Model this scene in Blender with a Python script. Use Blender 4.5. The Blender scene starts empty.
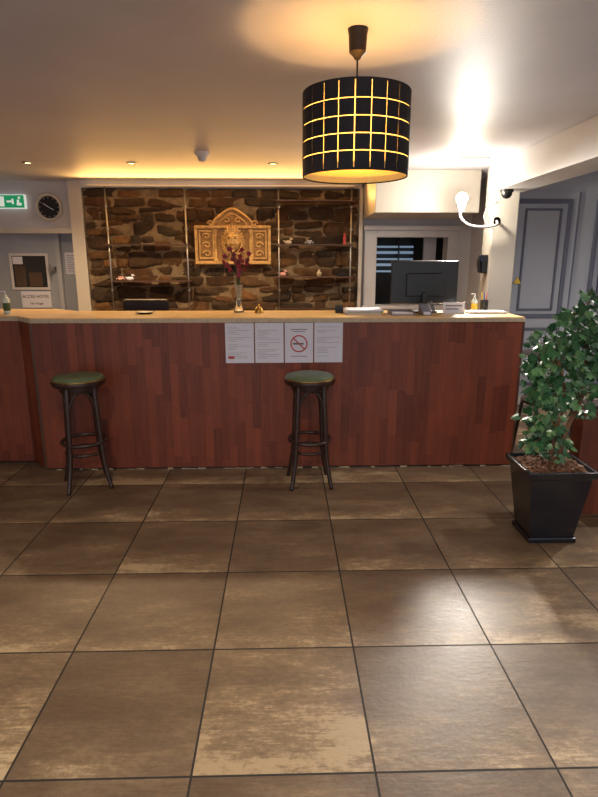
import bpy, bmesh, math, random
from mathutils import Vector, Matrix
random.seed(7)
scene = bpy.context.scene
COL = scene.collection
pi = math.pi

def S(r, g, b):
    def f(c):
        c /= 255.0
        return c/12.92 if c <= 0.04045 else ((c+0.055)/1.055)**2.4
    return (f(r), f(g), f(b), 1.0)

# ---------------------------------------------------------------- materials
def base(name):
    m = bpy.data.materials.new(name)
    m.use_nodes = True
    nt = m.node_tree
    return m, nt, nt.nodes["Principled BSDF"]

def mat(name, col, rough=0.5, metal=0.0, var=0.0, nscale=8.0, bump=0.0, bscale=40.0, emit=None, es=0.0, trans=0.0, coat=0.0, spec=0.5):
    m, nt, b = base(name)
    b.inputs["Base Color"].default_value = col
    b.inputs["Roughness"].default_value = rough
    b.inputs["Metallic"].default_value = metal
    b.inputs["Transmission Weight"].default_value = trans
    b.inputs["Coat Weight"].default_value = coat
    b.inputs["Specular IOR Level"].default_value = spec
    if emit:
        b.inputs["Emission Color"].default_value = emit
        b.inputs["Emission Strength"].default_value = es
    tc = nt.nodes.new("ShaderNodeTexCoord")
    if var > 0:
        n = nt.nodes.new("ShaderNodeTexNoise"); n.inputs["Scale"].default_value = nscale; n.inputs["Detail"].default_value = 4
        nt.links.new(tc.outputs["Object"], n.inputs["Vector"])
        r = nt.nodes.new("ShaderNodeValToRGB")
        r.color_ramp.elements[0].position = 0.3; r.color_ramp.elements[1].position = 0.7
        r.color_ramp.elements[0].color = tuple(c*(1-var) for c in col[:3])+(1,)
        r.color_ramp.elements[1].color = tuple(min(1, c*(1+var)) for c in col[:3])+(1,)
        nt.links.new(n.outputs["Fac"], r.inputs["Fac"])
        nt.links.new(r.outputs["Color"], b.inputs["Base Color"])
    if bump > 0:
        n2 = nt.nodes.new("ShaderNodeTexNoise"); n2.inputs["Scale"].default_value = bscale; n2.inputs["Detail"].default_value = 5
        nt.links.new(tc.outputs["Object"], n2.inputs["Vector"])
        bp = nt.nodes.new("ShaderNodeBump"); bp.inputs["Strength"].default_value = bump; bp.inputs["Distance"].default_value = 0.01
        nt.links.new(n2.outputs["Fac"], bp.inputs["Height"])
        nt.links.new(bp.outputs["Normal"], b.inputs["Normal"])
    return m

class N:
    def __init__(s, nt): s.nt = nt
    def math(s, op, a, b=None, clamp=False):
        n = s.nt.nodes.new("ShaderNodeMath"); n.operation = op; n.use_clamp = clamp
        for i, v in enumerate((a, b)):
            if v is None: continue
            if isinstance(v, (int, float)): n.inputs[i].default_value = v
            else: s.nt.links.new(v, n.inputs[i])
        return n.outputs[0]
    def comb(s, x, y, z):
        n = s.nt.nodes.new("ShaderNodeCombineXYZ")
        for i, v in enumerate((x, y, z)):
            if isinstance(v, (int, float)): n.inputs[i].default_value = v
            else: s.nt.links.new(v, n.inputs[i])
        return n.outputs[0]
    def noise(s, vec, scale, detail=4, rough=0.5):
        n = s.nt.nodes.new("ShaderNodeTexNoise"); n.inputs["Scale"].default_value = scale
        n.inputs["Detail"].default_value = detail; n.inputs["Roughness"].default_value = rough
        s.nt.links.new(vec, n.inputs["Vector"]); return n.outputs["Fac"]
    def white(s, vec):
        n = s.nt.nodes.new("ShaderNodeTexWhiteNoise"); n.noise_dimensions = '3D'
        s.nt.links.new(vec, n.inputs["Vector"]); return n.outputs["Value"]
    def ramp(s, fac, stops):
        n = s.nt.nodes.new("ShaderNodeValToRGB"); cr = n.color_ramp
        while len(cr.elements) < len(stops): cr.elements.new(0.5)
        for e, (p, c) in zip(cr.elements, stops):
            e.position = p; e.color = c if len(c) == 4 else tuple(c)+(1,)
        s.nt.links.new(fac, n.inputs["Fac"]); return n.outputs["Color"]
    def mix(s, fac, a, b):
        n = s.nt.nodes.new("ShaderNodeMix"); n.data_type = 'RGBA'
        if isinstance(fac, (int, float)): n.inputs["Factor"].default_value = fac
        else: s.nt.links.new(fac, n.inputs["Factor"])
        for k, v in (("A", a), ("B", b)):
            sock = [i for i in n.inputs if i.name == k and i.type == 'RGBA'][0]
            if isinstance(v, tuple): sock.default_value = v
            else: s.nt.links.new(v, sock)
        return [o for o in n.outputs if o.type == 'RGBA'][0]
    def xyz(s):
        t = s.nt.nodes.new("ShaderNodeTexCoord"); x = s.nt.nodes.new("ShaderNodeSeparateXYZ")
        s.nt.links.new(t.outputs["Object"], x.inputs[0]); return t.outputs["Object"], x.outputs[0], x.outputs[1], x.outputs[2]
    def bump(s, h, strength, dist, b):
        bp = s.nt.nodes.new("ShaderNodeBump"); bp.inputs["Strength"].default_value = strength; bp.inputs["Distance"].default_value = dist
        s.nt.links.new(h, bp.inputs["Height"]); s.nt.links.new(bp.outputs["Normal"], b.inputs["Normal"])

def floor_material():
    m, nt, b = base("tile_floor")
    n = N(nt); vec, x, y, z = n.xyz()
    tx = n.math('DIVIDE', n.math('ADD', x, 0.297), 0.572)
    ty = n.math('DIVIDE', n.math('ADD', y, -1.99), 0.583)
    ix = n.math('FLOOR', tx); iy = n.math('FLOOR', ty)
    fx = n.math('FRACT', tx); fy = n.math('FRACT', ty)
    ex = n.math('MINIMUM', fx, n.math('SUBTRACT', 1.0, fx))
    ey = n.math('MINIMUM', fy, n.math('SUBTRACT', 1.0, fy))
    e = n.math('MINIMUM', ex, ey)
    grout = n.math('LESS_THAN', e, 0.0065)
    rnd = n.white(n.comb(ix, iy, 3.0))
    rnd2 = n.white(n.comb(iy, ix, 9.0))
    off = n.math('MULTIPLY', rnd, 40.0)
    v1 = n.comb(n.math('ADD', n.math('MULTIPLY', x, 1.7), off), n.math('ADD', n.math('MULTIPLY', y, 4.2), off), off)
    p1 = n.noise(v1, 1.2, 8, 0.72)
    v2 = n.comb(n.math('ADD', n.math('MULTIPLY', x, 7.0), off), n.math('ADD', n.math('MULTIPLY', y, 85.0), off), 0.0)
    p2 = n.noise(v2, 1.2, 6, 0.75)
    v3 = n.comb(n.math('ADD', n.math('MULTIPLY', x, 28.0), off), n.math('MULTIPLY', y, 36.0), 0.0)
    p3 = n.noise(v3, 1.5, 6, 0.7)
    edge = n.math('MULTIPLY', n.math('POWER', n.math('SUBTRACT', 1.0, fy), 2.5), 0.12)
    f = n.math('ADD', n.math('ADD', n.math('MULTIPLY', p1, 0.60), n.math('MULTIPLY', p2, 0.22)), n.math('MULTIPLY', p3, 0.18))
    f = n.math('ADD', f, edge)
    f = n.math('ADD', f, n.math('MULTIPLY', n.math('SUBTRACT', rnd2, 0.5), 0.10))
    c = n.ramp(f, [(0.36, S(82, 64, 49)), (0.46, S(98, 80, 62)), (0.54, S(116, 97, 76)), (0.60, S(140, 119, 92)), (0.655, S(184, 162, 128)), (0.8, S(168, 148, 120))])
    dk = n.mix(n.math('MULTIPLY', rnd, 0.25), c, S(78, 60, 45))
    fin = n.mix(grout, dk, S(34, 30, 28))
    nt.links.new(fin, b.inputs["Base Color"])
    rg = n.math('ADD', n.math('MULTIPLY', p2, 0.42), 0.18)
    rg = n.math('ADD', rg, n.math('MULTIPLY', grout, 0.4))
    nt.links.new(rg, b.inputs["Roughness"])
    h = n.math('ADD', n.math('MULTIPLY', p3, 0.35), n.math('ADD', n.math('MULTIPLY', p1, 0.7), n.math('MULTIPLY', p2, 0.12)))
    h = n.math('SUBTRACT', h, n.math('MULTIPLY', grout, 1.0))
    n.bump(h, 0.7, 0.004, b)
    return m

def wood_strip_material(name, dark, light, w=0.06, l=0.36, horizontal_axis='x'):
    m, nt, b = base(name)
    n = N(nt); vec, x, y, z = n.xyz()
    hx = x if horizontal_axis == 'x' else n.math('ADD', x, y)
    cid = n.math('FLOOR', n.math('DIVIDE', hx, w))
    r1 = n.white(n.comb(cid, 1.0, 2.0))
    bz = n.math('ADD', n.math('DIVIDE', z, l), n.math('MULTIPLY', r1, 7.0))
    bid = n.math('FLOOR', bz)
    r2 = n.white(n.comb(cid, bid, 5.0))
    grain = n.noise(n.comb(n.math('MULTIPLY', hx, 60.0), n.math('MULTIPLY', r2, 20.0), n.math('MULTIPLY', z, 4.0)), 1.0, 5, 0.6)
    f = n.math('ADD', n.math('MULTIPLY', r2, 0.6), n.math('MULTIPLY', n.math('SUBTRACT', grain, 0.3), 0.9), True)
    c = n.ramp(f, [(0.0, dark), (1.0, light)])
    fx = n.math('FRACT', n.math('DIVIDE', hx, w))
    fz = n.math('FRACT', bz)
    line = n.math('MAXIMUM', n.math('LESS_THAN', fx, 0.03), n.math('LESS_THAN', fz, 0.009))
    fin = n.mix(n.math('MULTIPLY', line, 0.5), c, (dark[0]*.4, dark[1]*.4, dark[2]*.4, 1))
    nt.links.new(fin, b.inputs["Base Color"])
    b.inputs["Roughness"].default_value = 0.5
    return m

def stone_material():
    m, nt, b = base("rubble_stone")
    n = N(nt); vec, x, y, z = n.xyz()
    at = nt.nodes.new("ShaderNodeAttribute"); at.attribute_name = "Col"
    p = n.noise(vec, 8, 8, 0.75)
    c = n.ramp(p, [(0.3, (0.6, 0.56, 0.52)), (0.52, (1.05, 1.0, .94)), (0.7, (1.65, 1.55, 1.4))])
    mx = nt.nodes.new("ShaderNodeMix"); mx.data_type = 'RGBA'; mx.blend_type = 'MULTIPLY'; mx.inputs["Factor"].default_value = 1.0
    ra = [i for i in mx.inputs if i.type == 'RGBA']
    nt.links.new(at.outputs["Color"], ra[0]); nt.links.new(c, ra[1])
    nt.links.new([o for o in mx.outputs if o.type == 'RGBA'][0], b.inputs["Base Color"])
    b.inputs["Roughness"].default_value = 0.85
    n.bump(n.noise(vec, 18, 8, 0.7), 0.9, 0.04, b)
    return m

M = {}
M['floor'] = floor_material()
M['wood'] = wood_strip_material("cherry_laminate", S(82, 34, 21), S(136, 66, 40))
M['wood2'] = wood_strip_material("cherry_laminate_panel", S(82, 34, 21), S(136, 66, 40), 0.09, 0.5, 'xy')
M['stone'] = stone_material()
M['mortar'] = mat("mortar", S(118, 100, 76), .95, var=.35, nscale=14, bump=.5)
M['ceil'] = mat("painted_ceiling", S(196, 194, 204), .55, var=.04, nscale=2, bump=.12, bscale=60, spec=.4)
M['white'] = mat("white_paint", S(194, 194, 198), .55, var=.03, nscale=3, bump=.1, bscale=50)
M['cream'] = mat("cream_paint", S(192, 187, 178), .5, var=.03, nscale=3)
M['greywall'] = mat("grey_blue_paint", S(158, 163, 174), .5, var=.04, nscale=3)
M['greydark'] = mat("dark_grey_moulding", S(88, 93, 110), .5, var=.05)
M['doorgrey'] = mat("door_grey", S(146, 153, 166), .45, var=.04)
M['side'] = mat("side_wall_paint", S(185, 182, 180), .7, var=.05)
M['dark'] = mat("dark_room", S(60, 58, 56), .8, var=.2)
M['black'] = mat("black_plastic", S(20, 20, 23), .35, var=.1)
M['blackmat'] = mat("black_paper", S(24, 22, 30), .7, var=.1)
M['topwood'] = mat("counter_top_laminate", S(205, 168, 112), .28, var=.12, nscale=6)
M['edge'] = mat("counter_edge_stone", S(178, 164, 140), .5, var=.18, nscale=60)
M['stoolwood'] = mat("dark_bentwood", S(44, 26, 21), .32, var=.2, nscale=20, coat=.3)
M['green'] = mat("green_leatherette", S(86, 102, 78), .32, var=.1, nscale=15, bump=.15, bscale=150)
M['brass'] = mat("brass", S(190, 150, 80), .3, 1.0, var=.1)
M['gold'] = mat("gilded_wood", S(190, 152, 92), .5, .15, var=.3, nscale=25, bump=.3, bscale=50)
M['golddark'] = mat("gilded_recess", S(150, 112, 60), .5, .15, var=.3, nscale=20, bump=.3)
M['chrome'] = mat("chrome", S(170, 165, 158), .35, 1.0, var=.03)
M['shelfwood'] = mat("shelf_wood", S(76, 54, 40), .4, var=.2)
M['paper'] = mat("paper", S(205, 208, 224), .6, var=.02)
M['ink'] = mat("ink", S(108, 108, 120), .7, var=.1)
M['red'] = mat("red_print", S(180, 62, 60), .5, var=.05)
M['yellow'] = mat("yellow_print", S(220, 184, 50), .5, var=.05)
M['glass'] = mat("clear_glass", (.9, .95, .95, 1), .05, trans=.9, var=.02)
M['leaf'] = mat("leaf_green", S(42, 88, 52), .42, var=.5, nscale=9)
M['leaf2'] = mat("leaf_light_green", S(90, 134, 86), .42, var=.3, nscale=12)
M['bark'] = mat("bark", S(112, 78, 54), .8, var=.3, bump=.4)
M['pot'] = mat("black_glazed_pot", S(20, 23, 32), .22, var=.1, coat=.4)
M['soil'] = mat("bark_chips", S(106, 74, 54), .9, var=.5, nscale=60, bump=.8, bscale=80)
M['orchid'] = mat("orchid_petal", S(140, 34, 56), .5, var=.3, nscale=30)
M['stem'] = mat("orchid_stem", S(60, 80, 40), .6, var=.2)
M['bulb'] = mat("lit_bulb", (1, 1, 1, 1), .4, emit=(1.0, .84, .62, 1), es=30, var=.01)
M['spotemit'] = mat("downlight_lens", (1, 1, 1, 1), .4, emit=(1.0, .68, .28, 1), es=10, var=.01)
M['panelemit'] = mat("panel_light_lens", (1, 1, 1, 1), .4, emit=(1.0, .72, .3, 1), es=.6, var=.01)
M['strip'] = mat("added_glow_strip", (1, 1, 1, 1), .4, emit=(1.0, .5, .14, 1), es=1, var=.01)  # glow of the strip added above the stone wall
M['bronze'] = mat("bronze_canopy", S(36, 26, 24), .4, .3, var=.1)
M['exitgreen'] = mat("exit_green", S(24, 140, 92), .4, emit=S(24, 150, 95), es=.5, var=.05)
M['exitwhite'] = mat("exit_white", S(225, 240, 235), .4, emit=(.9, 1, .95, 1), es=.4, var=.02)
M['blueglass'] = mat("louvre_glass", S(150, 172, 190), .15, var=.05, emit=S(140, 165, 190), es=.45)
M['screen'] = mat("screen_blank", S(30, 34, 40), .15, var=.05)
M['pink'] = mat("pink_ceramic", S(204, 150, 140), .35, var=.1)
M['blue'] = mat("blue_plastic", S(60, 90, 150), .4, var=.1)
M['bottle'] = mat("bottle_plastic", S(205, 215, 205), .3, var=.05)
M['box'] = mat("cardboard", S(78, 60, 48), .8, var=.1)

def shade_fabric():
    m = bpy.data.materials.new("lit_shade_fabric"); m.use_nodes = True
    nt = m.node_tree; nt.nodes.clear(); n = N(nt)
    out = nt.nodes.new("ShaderNodeOutputMaterial")
    tr = nt.nodes.new("ShaderNodeBsdfTranslucent")
    v, x, y, z = n.xyz()
    c = n.ramp(n.noise(v, 60, 3), [(0.3, (0.75, .56, .22)), (0.7, (0.85, .66, .28))])
    nt.links.new(c, tr.inputs["Color"])
    df = nt.nodes.new("ShaderNodeBsdfDiffuse"); df.inputs["Color"].default_value = (.8, .64, .34, 1)
    em = nt.nodes.new("ShaderNodeEmission"); em.inputs["Color"].default_value = (1, .66, .2, 1); em.inputs["Strength"].default_value = .2
    a = nt.nodes.new("ShaderNodeMixShader"); a.inputs[0].default_value = .5
    nt.links.new(tr.outputs[0], a.inputs[1]); nt.links.new(df.outputs[0], a.inputs[2])
    s = nt.nodes.new("ShaderNodeAddShader")
    nt.links.new(a.outputs[0], s.inputs[0]); nt.links.new(em.outputs[0], s.inputs[1])
    nt.links.new(s.outputs[0], out.inputs[0])
    return m
M['fabric'] = shade_fabric()

# ---------------------------------------------------------------- mesh helpers
def finish(bm, name, mt, parent=None, smooth=False, bevel=0.0):
    bmesh.ops.recalc_face_normals(bm, faces=bm.faces)
    me = bpy.data.meshes.new(name); bm.to_mesh(me); bm.free()
    ob = bpy.data.objects.new(name, me); COL.objects.link(ob)
    for k in (mt if isinstance(mt, (list, tuple)) else [mt]):
        me.materials.append(M[k])
    if smooth:
        for p in me.polygons: p.use_smooth = True
    if bevel > 0:
        md = ob.modifiers.new("bev", 'BEVEL'); md.width = bevel; md.segments = 2; md.limit_method = 'ANGLE'
    if parent: ob.parent = parent
    return ob

def add_box(bm, x0, x1, y0, y1, z0, z1, mi=0):
    vs = [bm.verts.new(p) for p in ((x0, y0, z0), (x1, y0, z0), (x1, y1, z0), (x0, y1, z0), (x0, y0, z1), (x1, y0, z1), (x1, y1, z1), (x0, y1, z1))]
    for f in ((0, 3, 2, 1), (4, 5, 6, 7), (0, 1, 5, 4), (1, 2, 6, 5), (2, 3, 7, 6), (3, 0, 4, 7)):
        fc = bm.faces.new([vs[i] for i in f]); fc.material_index = mi

def box(name, x0, x1, y0, y1, z0, z1, mt, parent=None, bevel=0.0):
    bm = bmesh.new(); add_box(bm, x0, x1, y0, y1, z0, z1)
    return finish(bm, name, mt, parent, bevel=bevel)

def boxes(name, lst, mt, parent=None, bevel=0.0):
    bm = bmesh.new()
    for l in lst: add_box(bm, *l)
    return finish(bm, name, mt, parent, bevel=bevel)

def lathe(name, prof, mt, loc=(0, 0, 0), seg=40, parent=None, axis='z', smooth=True):
    bm = bmesh.new(); rings = []
    for r, z in prof:
        ring = []
        if r < 1e-5:
            ring = [bm.verts.new((0, 0, z))]
        else:
            for i in range(seg):
                a = 2*pi*i/seg; ring.append(bm.verts.new((r*math.cos(a), r*math.sin(a), z)))
        rings.append(ring)
    for A, B in zip(rings, rings[1:]):
        for i in range(seg):
            j = (i+1) % seg
            if len(A) == 1 and len(B) == 1: continue
            if len(A) == 1: bm.faces.new((A[0], B[i], B[j]))
            elif len(B) == 1: bm.faces.new((A[i], A[j], B[0]))
            else: bm.faces.new((A[i], A[j], B[j], B[i]))
    if axis == 'y': bmesh.ops.rotate(bm, verts=bm.verts, matrix=Matrix.Rotation(pi/2, 3, 'X'))
    bmesh.ops.translate(bm, verts=bm.verts, vec=loc)
    ob = finish(bm, name, mt, parent, smooth=smooth)
    if smooth:
        md = ob.modifiers.new("es", 'EDGE_SPLIT'); md.split_angle = math.radians(40)
    return ob

def tube(name, pts, rad, mt, parent=None, closed=False, seg=10, radii=None):
    """sweep a circle along points"""
    bm = bmesh.new(); P = [Vector(p) for p in pts]; n = len(P); rings = []
    prev = None
    for i in range(n):
        if closed: t = (P[(i+1) % n]-P[(i-1) % n])
        else: t = P[min(i+1, n-1)]-P[max(i-1, 0)]
        t.normalize()
        if prev is None:
            ref = Vector((0, 0, 1)) if abs(t.z) < .9 else Vector((1, 0, 0))
            u = t.cross(ref).normalized()
        else:
            u = (prev - t*prev.dot(t)).normalized()
        prev = u; w = t.cross(u)
        r = radii[i] if radii else rad
        rings.append([bm.verts.new(P[i]+(u*math.cos(2*pi*k/seg)+w*math.sin(2*pi*k/seg))*r) for k in range(seg)])
    rng = n if closed else n-1
    for i in range(rng):
        A, B = rings[i], rings[(i+1) % n]
        for k in range(seg):
            j = (k+1) % seg; bm.faces.new((A[k], A[j], B[j], B[k]))
    if not closed:
        bm.faces.new(rings[0]); bm.faces.new(rings[-1])
    return finish(bm, name, mt, parent, smooth=True)

def spline(ctrl, n=10):
    P = [Vector(c) for c in ctrl]; out = []
    P = [P[0]*2-P[1]]+P+[P[-1]*2-P[-2]]
    for i in range(1, len(P)-2):
        for k in range(n):
            t = k/n
            a, b, c, d = P[i-1], P[i], P[i+1], P[i+2]
            out.append(0.5*((2*b)+(c-a)*t+(2*a-5*b+4*c-d)*t*t+(3*b-a-3*c+d)*t**3))
    out.append(P[-2]); return out

def circle(cx, cy, cz, r, n=40, plane='xy'):
    if plane == 'xy': return [(cx+r*math.cos(2*pi*i/n), cy+r*math.sin(2*pi*i/n), cz) for i in range(n)]
    return [(cx+r*math.cos(2*pi*i/n), cy, cz+r*math.sin(2*pi*i/n)) for i in range(n)]

def empty(name, loc=(0, 0, 0)):
    e = bpy.data.objects.new(name, None); COL.objects.link(e); e.location = loc; e.empty_display_size = .1
    return e

def text(name, body, size, x, y, z, mt, parent=None):
    cu = bpy.data.curves.new(name, 'FONT'); cu.body = body; cu.size = size; cu.align_x = 'CENTER'; cu.extrude = .0005
    o = bpy.data.objects.new(name+"_tmp", cu); COL.objects.link(o)
    bpy.context.view_layer.update()
    me = bpy.data.meshes.new_from_object(o.evaluated_get(bpy.context.evaluated_depsgraph_get()))
    bpy.data.objects.remove(o)
    ob = bpy.data.objects.new(name, me); COL.objects.link(ob)
    me.materials.clear(); me.materials.append(M[mt])
    ob.rotation_euler = (pi/2, 0, 0); ob.location = (x, y, z)
    if parent: ob.parent = parent
    return ob

def light(name, kind, loc, power, color, parent=None, size=.05, **kw):
    l = bpy.data.lights.new(name, kind); l.energy = power; l.color = color
    if kind in ('POINT', 'SPOT'): l.shadow_soft_size = size
    if kind == 'AREA': l.size = size
    for k, v in kw.items():
        if k not in ('rot', 'size_y'): setattr(l, k, v)
    if 'size_y' in kw: l.shape = 'RECTANGLE'; l.size = size; l.size_y = kw['size_y']
    o = bpy.data.objects.new(name, l); COL.objects.link(o); o.location = loc
    if 'rot' in kw: o.rotation_euler = kw['rot']
    if parent: o.parent = parent
    return o

HC = 2.45   # ceiling
YB = 7.1    # back wall
XL, XR, YF = -3.9, 4.2, -2.2

# ---------------------------------------------------------------- room shell
box("floor", XL, XR, YF, 8.4, -.05, 0, 'floor')
box("ceiling", XL, XR, YF, 8.4, HC, HC+.05, 'ceil')
box("wall_left", XL-.1, XL, YF, 8.4, -.05, HC+.05, 'side')
box("wall_right_side", XR, XR+.1, YF, 6.1, -.05, HC+.05, 'side')
boxes("wall_back", [
    (XL, -2.36, YB, YB+.15, 1.88, HC), (-2.52, -2.36, YB, YB+.15, 0, 1.88),
    (-2.36, 1.13, YB, YB+.15, 0, HC), (1.13, 2.0, YB, YB+.15, 0, 1.0), (1.13, 2.0, YB, YB+.15, 1.82, HC),
    (2.0, 2.3, YB, YB+.15, 0, HC)], 'white')
box("wall_recess", XL, -2.52, YB+.15, YB+.25, 0, HC, 'doorgrey')
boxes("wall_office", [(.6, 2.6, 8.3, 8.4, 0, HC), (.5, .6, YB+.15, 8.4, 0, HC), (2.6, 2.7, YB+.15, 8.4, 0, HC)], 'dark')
box("wall_right", 2.3, XR, 5.95, 6.05, 0, HC, 'greywall')
box("wall_return", 2.3, 2.4, 6.05, YB+.15, 0, HC, 'white')
box("trim_1", -2.52, -2.37, 7.0, YB, 0, HC, 'cream')
box("trim_2", -2.37, .93, 7.0, YB, 2.37, HC, 'white')
boxes("trim_3", [(.9, .94, 6.96, YB, 0, 2.37)], 'cream')
box("trim_4", XL, -2.52, 7.04, YB, 1.86, 1.92, 'cream')
box("pillar", 2.05, 2.3, 5.7, 5.95, 0, HC, 'cream', bevel=.008)
box("ceiling_beam", 2.0, 2.32, YF, 5.75, 2.19, HC, 'white', bevel=.006)
box("soffit_box", .95, 2.04, 6.1, YB, 2.03, HC, 'cream', bevel=.006)
boxes("baseboard_right", [(2.3, XR, 5.93, 5.95, 0, .1)], 'cream')

# hatch window (opening to office)
w = empty("window_1")
boxes("frame", [(.98, 1.13, 7.03, YB, .9, 1.94), (1.13, 2.0, 7.03, YB, 1.82, 1.94), (2.0, 2.12, 7.03, YB, .9, 1.94), (.96, 2.12, 6.97, 7.03, 1.9, 1.95)], 'white', w, .004)
boxes("sill", [(.96, 2.1, 6.98, YB, .96, 1.0)], 'white', w)
boxes("inner_doorway", [(1.82, 1.98, 7.5, 7.55, 0, 2.0)], 'white', w)
boxes("louvre_slats", [(1.30, 1.84, 8.2, 8.28, 1.38+.085*i, 1.405+.085*i+.012*(i % 2)) for i in range(5)], 'blueglass', w)
boxes("louvre_frame", [(1.27, 1.30, 8.18, 8.3, 1.2, 1.92), (1.84, 1.87, 8.18, 8.3, 1.2, 1.92), (1.27, 1.87, 8.18, 8.3, 1.9, 1.93), (1.62, 1.64, 8.18, 8.3, 1.2, 1.92)], 'black', w)

# left door
d = empty("door_1")
box("door_leaf", -3.75, -2.80, 7.20, 7.25, 0, 1.86, 'doorgrey', d, .003)
boxes("door_frame", [(-2.80, -2.75, 7.17, 7.25, 0, 1.88)], 'greywall', d)
boxes("window_frame", [(-3.38, -2.91, 7.185, 7.2, 1.60, 1.63), (-3.38, -2.91, 7.185, 7.2, 1.19, 1.22), (-3.38, -3.35, 7.185, 7.2, 1.22, 1.6), (-2.94, -2.91, 7.185, 7.2, 1.22, 1.6)], 'white', d)
box("window_pane", -3.35, -2.94, 7.192, 7.2, 1.22, 1.6, 'screen', d)
boxes("pane_view_brown", [(-3.33, -3.2, 7.188, 7.193, 1.23, 1.48), (-3.16, -3.0, 7.188, 7.193, 1.23, 1.40)], 'box', d)  # flat brown pieces stand in for items seen through the window
boxes("pane_view_pale", [(-3.34, -3.22, 7.186, 7.19, 1.5, 1.59)], 'paper', d)  # pale piece stands in for the whitish part of the view
boxes("door_closer", [(-2.9, -2.82, 7.14, 7.2, 1.42, 1.47), (-2.88, -2.86, 7.12, 7.14, 1.36, 1.5)], 'chrome', d)
s = empty("door_sign")
box("plate", -3.28, -2.92, 7.18, 7.199, .97, 1.17, 'paper', s)
text("line_a", "ACCES HOTEL", .052, -3.1, 7.179, 1.09, 'screen', s)
text("line_b", "1er etage", .045, -3.1, 7.179, 1.01, 'screen', s)
s = empty("wall_notice")
box("sheet", -2.72, -2.55, 7.243, 7.25, 1.38, 1.64, 'paper', s)
boxes("print", [(-2.70, -2.70+random.uniform(.07, .13), 7.241, 7.243, 1.60-.022*i, 1.607-.022*i) for i in range(10)], 'ink', s)

# right panelled door
d = empty("door_2")
def frame_rect(x0, x1, z0, z1, t, y0, y1):
    return [(x0, x1, y0, y1, z1-t, z1), (x0, x1, y0, y1, z0, z0+t), (x0, x0+t, y0, y1, z0+t, z1-t), (x1-t, x1, y0, y1, z0+t, z1-t)]
box("leaf", 2.36, 3.0, 5.93, 5.949, .1, 2.22, 'greywall', d)
boxes("outer_moulding", frame_rect(2.34, 2.94, .95, 2.15, .045, 5.915, 5.93), 'greydark', d, .003)
boxes("inner_moulding", frame_rect(2.46, 2.84, 1.03, 2.06, .022, 5.915, 5.93), 'greydark', d, .003)
boxes("lower_moulding", frame_rect(2.34, 2.94, .22, .85, .03, 5.915, 5.93), 'greydark', d, .003)
boxes("edge_gap", [(3.0, 3.02, 5.93, 5.949, .1, 2.22)], 'greydark', d)
d = empty("door_3")
boxes("panel_moulding", frame_rect(3.2, 3.8, .95, 2.15, .035, 5.915, 5.949)+frame_rect(3.3, 3.7, 1.03, 2.06, .02, 5.915, 5.949)+frame_rect(3.2, 3.8, .22, .85, .03, 5.915, 5.949), 'greydark', d, .003)
bm = bmesh.new()
t = [(2.395, 1.31), (2.475, 1.31), (2.435, 1.38)]
f = [bm.verts.new((a, 5.910, b)) for a, b in t]; g = [bm.verts.new((a, 5.9145, b)) for a, b in t]
bm.faces.new(f); bm.faces.new(g)
for i in range(3): bm.faces.new((f[i], f[(i+1) % 3], g[(i+1) % 3], g[i]))
finish(bm, "warning_sign", 'yellow')

# ---------------------------------------------------------------- rubble stone wall
def stone_wall(x0, x1, z0, z1, yb):
    rs = random.Random(21)
    bm = bmesh.new(); cl = bm.loops.layers.color.new("Col")
    pal = [(152, 130, 100), (162, 138, 104), (138, 118, 92), (146, 130, 108), (168, 144, 110), (130, 110, 86), (152, 126, 94), (142, 126, 106)]
    z = z0
    while z < z1-.02:
        h = rs.uniform(.09, .2)
        if z1-(z+h) < .07: h = z1-z
        x = x0
        while x < x1-.02:
            wd = rs.uniform(.12, .5)
            if x1-(x+wd) < .1: wd = x1-x
            r = rs.random()
            if h > .14 and r < .35: cut = rs.uniform(.35, .65); sub = [(x, wd, z, h*cut), (x, wd, z+h*cut, h*(1-cut))]
            elif h > .14 and r < .55 and wd > .25:
                cut = rs.uniform(.35, .65); c2 = rs.uniform(.3, .7)
                sub = [(x, wd*c2, z, h*cut), (x+wd*c2, wd*(1-c2), z, h*cut), (x, wd, z+h*cut, h*(1-cut))]
            else: sub = [(x, wd, z, h)]
            for (xx, ww, zz, hh) in sub:
                g = -.002; dep = rs.uniform(.024, .05)
                cx, cz = xx+ww/2+rs.uniform(-.01, .01), zz+hh/2+rs.uniform(-.008, .008); a, b = ww/2-g, hh/2-g
                rot = rs.uniform(-.10, .10)
                out = []
                for k in range(14):
                    t = 2*pi*(k+.5)/14; c_, s_ = math.cos(t), math.sin(t)
                    px = a*math.copysign(abs(c_)**.42, c_)*rs.uniform(.9, 1.08); pz = b*math.copysign(abs(s_)**.45, s_)*rs.uniform(.85, 1.15)+px*rot
                    out.append((px, pz))
                R = []
                tx, tz = rs.uniform(-.1, .1), rs.uniform(-.22, .22)
                for sc, dd in ((1, 0), (1, .4), (.88, .85), (.5, 1.0)):
                    R.append([bm.verts.new((cx+px*sc, yb-dep*dd-(px*tx+pz*tz)*(1 if dd > .6 else 0)+rs.uniform(-.005, .005), cz+pz*sc)) for px, pz in out])
                c = bm.verts.new((cx, yb-dep*1.02, cz))
                fs = []; K = 14
                for A, B in zip(R, R[1:]):
                    for k in range(K): fs.append(bm.faces.new((A[k], A[(k+1) % K], B[(k+1) % K], B[k])))
                for k in range(K): fs.append(bm.faces.new((R[-1][k], R[-1][(k+1) % K], c)))
                cc = S(*rs.choice(pal)); v = rs.uniform(.8, 1.12)
                for f in fs:
                    f.smooth = True
                    for l in f.loops: l[cl] = (cc[0]*v, cc[1]*v, cc[2]*v, 1)
            x += wd
        z += h
    return finish(bm, "rubble_stones", 'stone')
sw = empty("wall_stone")
st = stone_wall(-2.36, .885, .75, 2.36, 7.05); st.parent = sw
box("mortar_bed", -2.36, .885, 7.03, 7.1, 0, 2.36, 'mortar', sw)

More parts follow.
